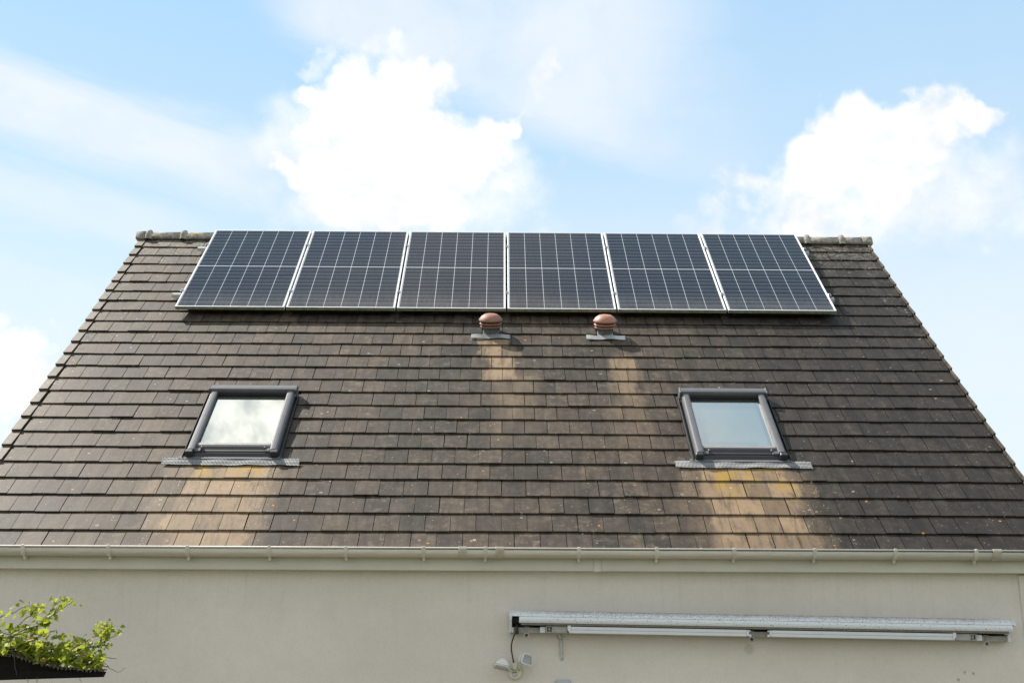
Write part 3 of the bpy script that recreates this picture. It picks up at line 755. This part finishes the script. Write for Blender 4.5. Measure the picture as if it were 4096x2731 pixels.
def lamp_head(pos, axis, up, label, k, kz):
    z = -Vector(axis).normalized(); yv = Vector(up); yv = (yv - yv.dot(z)*z).normalized(); xv = yv.cross(z)
    R = Matrix((xv, yv, z)).transposed().to_4x4(); T = Matrix.Translation(pos) @ R @ Matrix.Diagonal((k, k, kz, 1))
    def rr(w, h, z_, r=.25, n=5, skew=0):
        q = []
        for cx, cy, a0 in ((1, 1, 0), (-1, 1, PI/2), (-1, -1, PI), (1, -1, 1.5*PI)):
            for k in range(n+1):
                a = a0 + PI/2*k/n; rw = min(w, h)*r
                tw = 1 if cy < 0 else .82
                q.append(((cx*(w - rw) + rw*math.cos(a))*tw, cy*(h - rw) + rw*math.sin(a) + skew, z_))
        return q
    rings = [rr(.066, .044, 0, .6), rr(.068, .046, .006, .6), rr(.066, .044, .014, .6), rr(.060, .040, .035, .6, skew=.002), rr(.046, .033, .062, .9, skew=.004), rr(.024, .020, .082, 1.0, skew=.006), rr(.006, .006, .088, 1.0, skew=.006)]
    m = len(rings[0]); b = MB()
    vs = [T @ Vector(p) for r_ in rings for p in r_]
    b.add(vs, [(i*m + k, i*m + (k+1) % m, (i+1)*m + (k+1) % m, (i+1)*m + k) for i in range(len(rings)-1) for k in range(m)], smooth=True)
    b.add([T @ Vector(p) for p in rings[0]] + [T @ Vector(p) for p in rr(.053, .033, -.001, .5)], [(k, (k+1) % m, m + (k+1) % m, m + k) for k in range(m)])
    h = b.build('lamp_head', M['white_lamp'], fl); h['label'] = label
    b = MB(); b.add([T @ Vector(p) for p in rr(.053, .033, .0015, .5)], [tuple(range(m))]); b.build('lens', M['lens'], h)
    b = MB(); g0, g1 = rr(.0685, .0465, .0075, .6), rr(.0685, .0465, .0105, .6)
    b.add([T @ Vector(p) for p in g0 + g1], [(k, (k+1) % m, m + (k+1) % m, m + k) for k in range(m)]); b.build('gasket', M['black'], h)
    b = MB(); b.box(-.008, .008, .040, .054, -.004, .016, .002, T); b.build('latch', M['white_lamp'], h)
    for q in (-.03, .02): b = MB(); b.box(q - .004, q + .004, -.051, -.043, -.003, .006, .001, T); b.build('hinge', M['white_lamp'], h)
lamp_head((-.098, -.112, .036), (-.20, -.27, -.94), (0, -1, .3), 'lamp head pointing down', 1.05, .80)
lamp_head((.092, -.122, .096), (.69, -.69, -.02), (.22, 0, 1), 'lamp head turned outward', .94, .95)
b = MB(); b.tube([(-.008, -.040, .074), (-.016, -.040, .115), (-.026, -.042, .168), (-.027, -.046, .20), (-.020, -.052, .237), (-.008, -.062, .270), (.002, -.075, .290)], .0052, 8)
b.build('cable', M['black'], fl)

# ------------------------------------------------------------------ conduit and junction box
b = MB(); b.tube([(.415, WALL - .030, 2.452), (.428, WALL - .024, 2.442), (.441, WALL - .016, 2.430), (.449, WALL - .0125, 2.412), (.452, WALL - .0115, 2.39), (.4575, WALL - .0115, 2.262), (.458, WALL - .004, 2.250)], .0104, 12)
b.tube([(.4515, WALL - .0115, 2.400), (.453, WALL - .0115, 2.375)], .0122, 12); b.tube([(.4555, WALL - .0115, 2.312), (.4563, WALL - .0115, 2.288)], .0122, 12)
b.tube([(.420, WALL - .012, 2.445), (.426, WALL - .010, 2.41), (.440, WALL - .016, 2.386), (.462, WALL - .025, 2.388)], .0012, 5)
tag(b.build('conduit', M['conduit']), 'short grey-white conduit bending out of the wall below the awning', 'pipe')
jb = MB(); jb.box(.407, .523, WALL - .032, WALL - .001, 1.985, 2.102, .006)
jo = tag(jb.build('junction_box', M['box']), 'light grey junction box with screwed lid low on the wall', 'junction box')
for sx in (.420, .510):
    b = MB(); b.lathe([(0, .0015), (.0045, .0015), (.0055, 0)], 12, Matrix.Translation((sx, WALL - .0322, 2.090)) @ Matrix.Rotation(PI/2, 4, 'X')); b.build('screw', M['steel'], jo)

# ------------------------------------------------------------------ pergola and grape vine
def pz(px, py, Y=-6.2):
    k = (13.797 + Y)/7.597
    return Vector((-.027 + (-2.915 + .001497*px)*k, Y, 1.6 + (.537 - .00144*(py - 2606))*k))
pg = empty('pergola', (-2.85, -6.2, 0)); tag(pg, 'dark timber pergola end with a mossy corrugated edge', 'pergola')
def W(p): return Vector(p) - Vector((-2.85, -6.2, 0))
b = MB()
pts = [(-4.3, 1.935), (-2.335, 1.999), (-2.322, 2.030), (-4.3, 2.045)]
o_ = Vector((-2.85, 0, 0))
b.poly_y([(p[0] + 2.85, p[1]) for p in pts], .0, .05); b.build('beam', M['wood'], pg, bevel=.003)
b = MB(); line = [(-4.3, 2.32), (-3.3, 2.185), (-2.94, 2.133), (-2.852, 2.116), (-2.717, 2.085), (-2.642, 2.064), (-2.538, 2.047), (-2.330, 2.036)]
b.poly_y([(p[0] + 2.85, p[1] - .006) for p in line] + [(-2.335 + 2.85, 2.0305), (-4.3 + 2.85, 2.0455)], .008, .035); b.build('infill_board', M['wood'], pg)
b = MB()
def zl(x):
    for (a, za), (c, zc) in zip(line, line[1:]):
        if x <= c: return za + (zc - za)*(x - a)/(c - a)
    return line[-1][1]
def fn(u, v):
    x_ = -4.3 + 1.985*u; return (x_ + 2.85, -.022 + (.05 + .55*(1 - u)**.6)*v, zl(min(x_, -2.33)) + .003*math.sin(2*PI*x_/.0145) + .004*math.sin(37*x_))
b.grid(fn, 1100, 2, False)
def fn2(u, v):
    x_ = -4.3 + 1.985*u; return (x_ + 2.85, -.022, zl(min(x_, -2.33)) + .003*math.sin(2*PI*x_/.0145) + .004*math.sin(37*x_) - .014*v*(.55 + .45*math.copysign(1, math.sin(2*PI*x_/.024))))
b.grid(fn2, 1100, 1, False)
b.build('roof_sheet', M['moss'], pg)
b = MB(); b.box(-.02, .115, .06, .16, 0, 1.962, .006); b.build('post', M['post'], pg)

vine = empty('grape_vine', (-2.85, -6.1, 2.1)); tag(vine, 'young grape vine with lime-green leaves sprawling over the pergola', 'vine')
V0 = Vector((-2.85, -6.1, 2.1))
sm = MB(); lf = MB(); rnd = random.Random(21)
stems = []
def stem(pp, r0, r1, Y=-6.1, leaves=1.0, jit=.03):
    Y0 = Y + rnd.uniform(-jit, jit); P = [pz(px, py, Y0 + rnd.uniform(-.015, .015)) for px, py in pp]
    out = []
    for i in range(len(P) - 1):
        for k in range(4):
            t = k/4; a, c = P[i], P[i+1]; out.append(a.lerp(c, t) + Vector((rnd.gauss(0, .0022), rnd.gauss(0, .004), rnd.gauss(0, .0022))))
    out.append(P[-1]); m = len(out)
    sm.tube([q - V0 for q in out], [r0 + (r1 - r0)*i/(m-1) for i in range(m)], 6)
    stems.append((out, leaves))
# canes: (pixels of a sketch in the pergola's own plane)
stem([(-60, 2560), (40, 2545), (110, 2520), (160, 2490), (195, 2455), (230, 2425), (266, 2401)], .0042, .0013, leaves=1.1)
stem([(20, 2560), (80, 2520), (140, 2500), (180, 2470)], .0045, .0025)
stem([(-40, 2480), (30, 2450), (75, 2425), (95, 2420)], .003, .0012, leaves=1.2)
stem([(60, 2500), (100, 2460), (125, 2430), (135, 2425)], .003, .0012, leaves=1.2)
stem([(150, 2490), (175, 2450), (205, 2410), (235, 2388)], .0028, .001, leaves=1.5)
stem([(0, 2600), (90, 2585), (180, 2588), (250, 2610), (310, 2635)], .005, .0035, leaves=1.1)
stem([(25, 2540), (45, 2600), (62, 2640), (75, 2700)], .0025, .0012, leaves=.0, Y=-6.235, jit=.0)
stem([(160, 2560), (195, 2590), (220, 2640), (240, 2655)], .004, .002, leaves=.6)
stem([(-30, 2590), (120, 2612), (200, 2640), (330, 2645), (430, 2664)], .006, .003, leaves=.8)
stem([(180, 2640), (270, 2637), (350, 2648), (410, 2648), (436, 2668), (470, 2685), (485, 2676), (498, 2666)], .003, .0007, leaves=0)
stem([(260, 2610), (315, 2575), (360, 2545), (388, 2535)], .004, .002, leaves=1.0)
stem([(285, 2620), (350, 2585), (400, 2565), (440, 2542)], .0042, .002, leaves=1.0)
stem([(300, 2600), (360, 2585), (420, 2577)], .004, .0025, leaves=.8)
stem([(360, 2585), (400, 2550), (430, 2520), (438, 2500)], .003, .0012, leaves=1.5)
stem([(385, 2560), (400, 2530), (395, 2500), (385, 2495)], .0025, .001, leaves=1.5)
stem([(320, 2650), (370, 2630), (398, 2605)], .003, .0015, leaves=.6)
stem([(340, 2655), (390, 2630), (413, 2607)], .003, .0015, leaves=.5)
stem([(200, 2560), (215, 2545), (240, 2535)], .002, .001, leaves=.8)
stem([(180, 2550), (192, 2520)], .002, .001, leaves=.6)
stem([(60, 2620), (140, 2600), (240, 2575), (300, 2560)], .004, .002, leaves=1.1)
stem([(-60, 2500), (0, 2530), (60, 2550), (130, 2560)], .004, .002, leaves=1.3)
stem([(100, 2640), (180, 2620), (270, 2612), (340, 2610)], .004, .002, leaves=1.2)
stem([(-50, 2620), (30, 2600), (100, 2570), (150, 2545)], .006, .003, leaves=1.2)
for k in range(30):                                    # bare twigs tangled on the sheet
    px = rnd.uniform(-20, 380); py = 2612 + px*.13 + rnd.uniform(-28, 12)
    stem([(px, py), (px + rnd.uniform(20, 50), py + rnd.uniform(-18, 18)), (px + rnd.uniform(60, 110), py + rnd.uniform(-25, 22))], .003, .0015, leaves=.1, Y=rnd.uniform(-6.2, -5.9))
for px, py in ((155, 2715), (322, 2700), (118, 2720)):
    stem([(px, py - 12), (px + 4, py + 2), (px + 1, py + 14), (px + 8, py + 24)], .0016, .0009, leaves=0, Y=-6.19, jit=0)
outline = [(0, -.05), (.34, -.18), (.50, .05), (.40, .25), (.56, .45), (.33, .62), (.22, .68), (0, 1.0), (-.22, .68), (-.33, .62), (-.56, .45), (-.40, .25), (-.50, .05), (-.34, -.18)]
def leaf(p, size, red=False):
    n = Vector((rnd.gauss(-.15, .6), rnd.gauss(-.35, .6), rnd.uniform(.2, 1))).normalized()
    d = Vector((rnd.gauss(0, 1), rnd.gauss(0, .7), rnd.gauss(-.35, .6))); d = (d - d.dot(n)*n).normalized(); s_ = d.cross(n)
    fold = rnd.uniform(.05, .5); curl = rnd.uniform(-.1, .45)
    def Q(a, c): return p + size*(a*s_ + c*d + (fold*abs(a) - curl*c*c*.6)*n)
    vs = [Q(0, .0), Q(0, .5)] + [Q(a, c) for a, c in outline]; m = len(outline)
    fs = [(1 if 4 <= i < 10 else (0 if (i < 2 or i > 11) else 1), 2 + i, 2 + (i+1) % m) for i in range(m)]
    fs.append((0, 1, 4)); fs.append((0, 14 - 2 + 0, 1)) if False else None
    fs += [(0, 1, 2 + 2), (0, 2 + 12, 1)]
    col = (rnd.random(), .95 if red else rnd.random()*.86, rnd.random(), 1)
    lf.add([q - V0 for q in vs], fs, col)
for out, k in stems:
    Lg = sum((out[i+1] - out[i]).length for i in range(len(out)-1))
    num = int(Lg*78*k)
    for _ in range(num):
        t = rnd.random()**.75*(len(out)-1); i = min(int(t), len(out)-2); p = out[i].lerp(out[i+1], t - i)
        tip = t/(len(out)-1)
        sz = rnd.choice((.022, .030, .036, .042, .050, .062))*rnd.uniform(.85, 1.15)*(1.0 - .45*tip)
        p = p + Vector((rnd.gauss(0, .016), rnd.gauss(0, .05), rnd.gauss(.006, .014)))
        leaf(p, sz, rnd.random() < .07)
for _ in range(380):                                   # the dense mat lying on the pergola
    px = rnd.uniform(-80, 400); py = 2628 + px*.10 - abs(rnd.gauss(0, 42)) * (1.25 if px < 180 else .8)
    leaf(pz(px, py, rnd.uniform(-6.22, -5.75)), rnd.choice((.024, .032, .040, .048, .064)), rnd.random() < .08)
sm.build('stem', M['stem'], vine)
lf.build('foliage', M['leaf'], vine, attr='leaf')

# ------------------------------------------------------------------ camera
cam = bpy.data.cameras.new('camera'); co = bpy.data.objects.new('camera', cam); C.objects.link(co)
yaw, pit, rol = .01052, .31416, .00341
F = Vector((math.sin(yaw)*math.cos(pit), math.cos(yaw)*math.cos(pit), math.sin(pit))); R = Vector((math.cos(yaw), -math.sin(yaw), 0)); U = R.cross(F)
R2 = math.cos(rol)*R + math.sin(rol)*U; U2 = -math.sin(rol)*R + math.cos(rol)*U
Mx = Matrix((R2, U2, -F)).transposed().to_4x4(); Mx.translation = (-.02725, -13.79668, 1.6)
co.matrix_world = Mx
cam.sensor_width = 36; cam.sensor_fit = 'HORIZONTAL'; cam.lens = 5023.99/4096*36; cam.clip_start = .1; cam.clip_end = 2000
bpy.context.scene.camera = co

# ------------------------------------------------------------------ light
SUN = Vector((-.535, .272, .80)).normalized()
sl = bpy.data.lights.new('sun', 'SUN'); sl.energy = 4.6; sl.angle = math.radians(.55); sl.color = (1, .94, .84)
so = bpy.data.objects.new('sun', sl); C.objects.link(so); so.rotation_euler = SUN.to_track_quat('Z', 'Y').to_euler(); so.location = SUN*50
EXPO = .75
wd = bpy.data.worlds.new('World'); bpy.context.scene.world = wd; wd.use_nodes = True
class WT(NT):
    def __init__(s, t): s.t = t
t = WT(wd.node_tree); bg = wd.node_tree.nodes['Background']
sky = t.n('ShaderNodeTexSky', sky_type='NISHITA'); sky.sun_disc = False
sky.sun_elevation = math.asin(SUN.z); sky.sun_rotation = math.atan2(SUN.x, SUN.y)
sky.air_density = 1.0; sky.dust_density = .6; sky.ozone_density = 1.6
d = t.vm('NORMALIZE', t.n('ShaderNodeTexCoord').outputs['Generated'])
dx, dy, dz = t.sep(d)
az = t.math('MULTIPLY', t.math('ARCTAN2', dx, dy), 180/PI); el = t.math('MULTIPLY', t.math('ARCSINE', dz), 180/PI)
n1 = t.noise(t.map(d, (1, 1, 1.25)), 13, 10, .60, .15); n2 = t.noise(t.map(d, (1, 1, 1.25), (3, 1, 2)), 42, 8, .62, .1)
nn = t.math('ADD', t.math('MULTIPLY', t.math('SUBTRACT', n1, .5), 2.2), t.math('MULTIPLY', t.math('SUBTRACT', n2, .5), 1.5))
def wcol(sc, off, det):
    q = t.n('ShaderNodeTexNoise'); t.put(q.inputs['Vector'], t.map(d, (1, 1, 1), off)); q.inputs['Scale'].default_value = sc; q.inputs['Detail'].default_value = det
    return t.sepc(q.outputs['Color'])
wa, wb = wcol(11, (5, 2, 1), 4), wcol(34, (1, 7, 3), 6)
def wsum(i): return t.math('ADD', t.math('MULTIPLY', t.math('SUBTRACT', wa[i], .5), 7.5), t.math('MULTIPLY', t.math('SUBTRACT', wb[i], .5), 3.6))
azw, elw = t.math('ADD', az, wsum(0)), t.math('ADD', el, wsum(1))
def px2dir(px, py):      # sky positions were read off as bearings and heights above the horizon
    v = F + R2*((px*1.7415 - 2048)/5024) - U2*((py*1.7415 - 1365.5)/5024)
    return math.degrees(math.atan2(v.x, v.y)), math.degrees(math.asin(v.z/v.length))
def blob(cx, cy, rx, ry):
    a, e = px2dir(cx, cy); k = 1.7415/5024*180/PI
    u = t.math('DIVIDE', t.math('SUBTRACT', azw, a), rx*k/math.cos(math.radians(e))); v = t.math('DIVIDE', t.math('SUBTRACT', elw, e), ry*k)
    return t.math('SUBTRACT', 1.0, t.math('ADD', t.math('MULTIPLY', u, u), t.math('MULTIPLY', v, v)))
def field(bs):
    r = None
    for q in bs: w_ = blob(*q); r = w_ if r is None else t.math('SMOOTH_MAX', r, w_, .35)
    return r
cum = field([(880, 250, 190, 130), (970, 170, 75, 70), (790, 390, 170, 130), (1020, 360, 190, 130), (900, 480, 270, 110), (1150, 300, 80, 60), (770, 205, 110, 60), (985, 135, 55, 42), (1180, 300, 55, 60), (660, 390, 60, 60)])
cum2 = field([(1960, 290, 110, 85), (2090, 290, 140, 80), (1872, 415, 150, 100), (1820, 522, 125, 85), (2030, 420, 200, 130), (2230, 275, 60, 55)])
cum3 = field([(20, 830, 110, 75), (40, 950, 120, 100), (-30, 900, 110, 110)])
def dens(f, amp, lo, hi): return t.rng(t.math('ADD', f, t.math('MULTIPLY', nn, amp)), lo, hi)
c1 = dens(cum, .60, -.18, .80)
wisp = t.math('MULTIPLY', dens(field([(735, 112, 70, 34), (1243, 195, 40, 40)]), 1.1, .1, 1.6), .7)
c2 = dens(cum2, .60, -.20, .95); c3 = dens(cum3, .50, -.15, .7)
soft_ = t.math('MULTIPLY', dens(field([(2080, 470, 380, 150), (1800, 560, 200, 80)]), .4, -.1, 1.1), .70)
soft1 = t.math('MULTIPLY', dens(field([(880, 510, 360, 110), (1060, 430, 200, 150), (780, 330, 230, 160)]), .4, -.1, 1.1), .72)
c2 = t.math('MAXIMUM', c2, soft_); c1 = t.math('MAXIMUM', c1, soft1)
cl = t.math('MAXIMUM', t.math('MAXIMUM', c1, wisp), t.math('MAXIMUM', c2, t.math('MULTIPLY', c3, .9)))
# high thin cloud drawn out in streaks
def along(p, q):
    a0, e0 = px2dir(*p); a1, e1 = px2dir(*q); ang = math.atan2(e1 - e0, a1 - a0); ca, sa = math.cos(ang), math.sin(ang)
    A, E_ = t.math('SUBTRACT', az, a0), t.math('SUBTRACT', el, e0)
    return t.math('ADD', t.math('MULTIPLY', A, ca), t.math('MULTIPLY', E_, sa)), t.math('SUBTRACT', t.math('MULTIPLY', E_, ca), t.math('MULTIPLY', A, sa))
al, ac = along((0, 205), (640, 400))
sv = t.n('ShaderNodeCombineXYZ'); t.put(sv.inputs[0], t.math('MULTIPLY', al, .07)); t.put(sv.inputs[1], t.math('MULTIPLY', ac, .36))
sn = t.noise(sv.outputs[0], 1.7, 7, .60, .35)
wob = t.math('MULTIPLY', t.math('SUBTRACT', sn, .5), 2.4); acw = t.math('ADD', ac, wob)
fine_ = t.rng(t.noise(t.map(d, (1, 1, 1.6), (2, 3, 1)), 9, 8, .62, .3), .25, .70, .55, 1.0)
strk = t.math('MULTIPLY', t.rng(acw, 2.1, .55), t.rng(acw, -2.6, -.4)); strk = t.math('MULTIPLY', strk, t.rng(al, 15, 10, .15, .95))
st2 = t.math('MULTIPLY', t.math('MULTIPLY', t.rng(acw, -2.4, -3.3), t.rng(acw, -5.6, -4.0)), t.rng(al, 12, 6, .1, .62))
st3 = t.math('MULTIPLY', t.math('MULTIPLY', t.rng(acw, -5.8, -7.0), t.rng(al, 14, 6, .2, 1.0)), .45)
strk = t.math('MAXIMUM', strk, t.math('MAXIMUM', st2, st3))
vl, vc = along((470, -10), (800, 150))
veil = t.math('MULTIPLY', t.rng(t.math('ADD', vc, t.math('MULTIPLY', wob, .8)), -.6, 1.3), t.math('MULTIPLY', t.rng(az, -14, -9), t.rng(t.math('ADD', az, t.math('MULTIPLY', wob, 1.2)), 14, 5, .12, 1.0)))
veil = t.math('MULTIPLY', veil, .88)
haze_ = t.math('MULTIPLY', t.math('MULTIPLY', t.rng(el, 27, 15), t.rng(az, -6, 5)), .55)
thin = t.math('MULTIPLY', t.math('MAXIMUM', strk, t.math('MAXIMUM', veil, haze_)), fine_)
# broken cloud over the rest of the sky
on_ = t.noise(t.map(d, (1, 1, 1), (.4, .2, .9)), 3.1, 9, .60, .3)
rear_ = t.math('MAXIMUM', t.rng(dy, .25, -.15), t.math('MULTIPLY', t.rng(el, 68, 76), t.rng(dx, .12, -.10, .80, 1.0)))
zen_ = t.math('MULTIPLY', t.rng(el, 66, 76), .26)
ov = t.math('MULTIPLY', t.rng(t.math('ADD', t.math('ADD', on_, zen_), t.math('MULTIPLY', t.math('SUBTRACT', n1, .5), .25)), .40, .54), rear_)
ov = t.math('MULTIPLY', ov, .94)
lp = 2**-EXPO
skyc = t.mix(1.0, sky.outputs[0], (.145, .162, .150), 'MULTIPLY')
grad = t.mix(t.rng(el, 12, 38), (.80*lp, .93*lp, 1.0*lp), (.41*lp, .685*lp, .965*lp))
skyc = t.mix(.85, skyc, grad)
low = t.rng(el, 26, 6)
skyc = t.mix(t.math('MULTIPLY', low, .22), skyc, (.86*lp, .95*lp, 1.03*lp))
colr = t.mix(t.math('MULTIPLY', thin, .92), skyc, (.92*lp, .965*lp, 1.02*lp))
shade = t.rng(t.math('ADD', t.math('MULTIPLY', wa[2], .7), t.math('MULTIPLY', n2, .5)), .42, .72)
cc = t.mix(shade, (.955*lp, .965*lp, .975*lp), (1.12*lp, 1.12*lp, 1.12*lp))
colr = t.mix(cl, colr, cc)
zc = t.noise(t.map(d, (1, 1, 1), (2.2, .7, .1)), 19, 6, .5, .15)
zen = t.math('MULTIPLY', t.rng(el, 66, 74), t.rng(dx, .10, -.12))
colr = t.mix(ov, colr, t.mix(t.rng(on_, .45, .62), (.78*lp, .78*lp, .76*lp), (1.10*lp, 1.08*lp, 1.05*lp)))
colr = t.mix(t.math('MULTIPLY', zen, .95), colr, t.mix(t.rng(zc, .42, .58), (1.02*lp, 1.03*lp, 1.0*lp), (2.15*lp, 2.05*lp, 1.88*lp)))
t.put(bg.inputs[0], colr); bg.inputs[1].default_value = 1.0

sc = bpy.context.scene
sc.render.engine = 'CYCLES'
sc.view_settings.view_transform = 'Standard'; sc.view_settings.look = 'None'; sc.view_settings.exposure = EXPO; sc.view_settings.gamma = 1.0
sc.view_settings.use_curve_mapping = False
sc.cycles.use_denoising = True
sc.cycles.max_bounces = 8; sc.cycles.transparent_max_bounces = 8
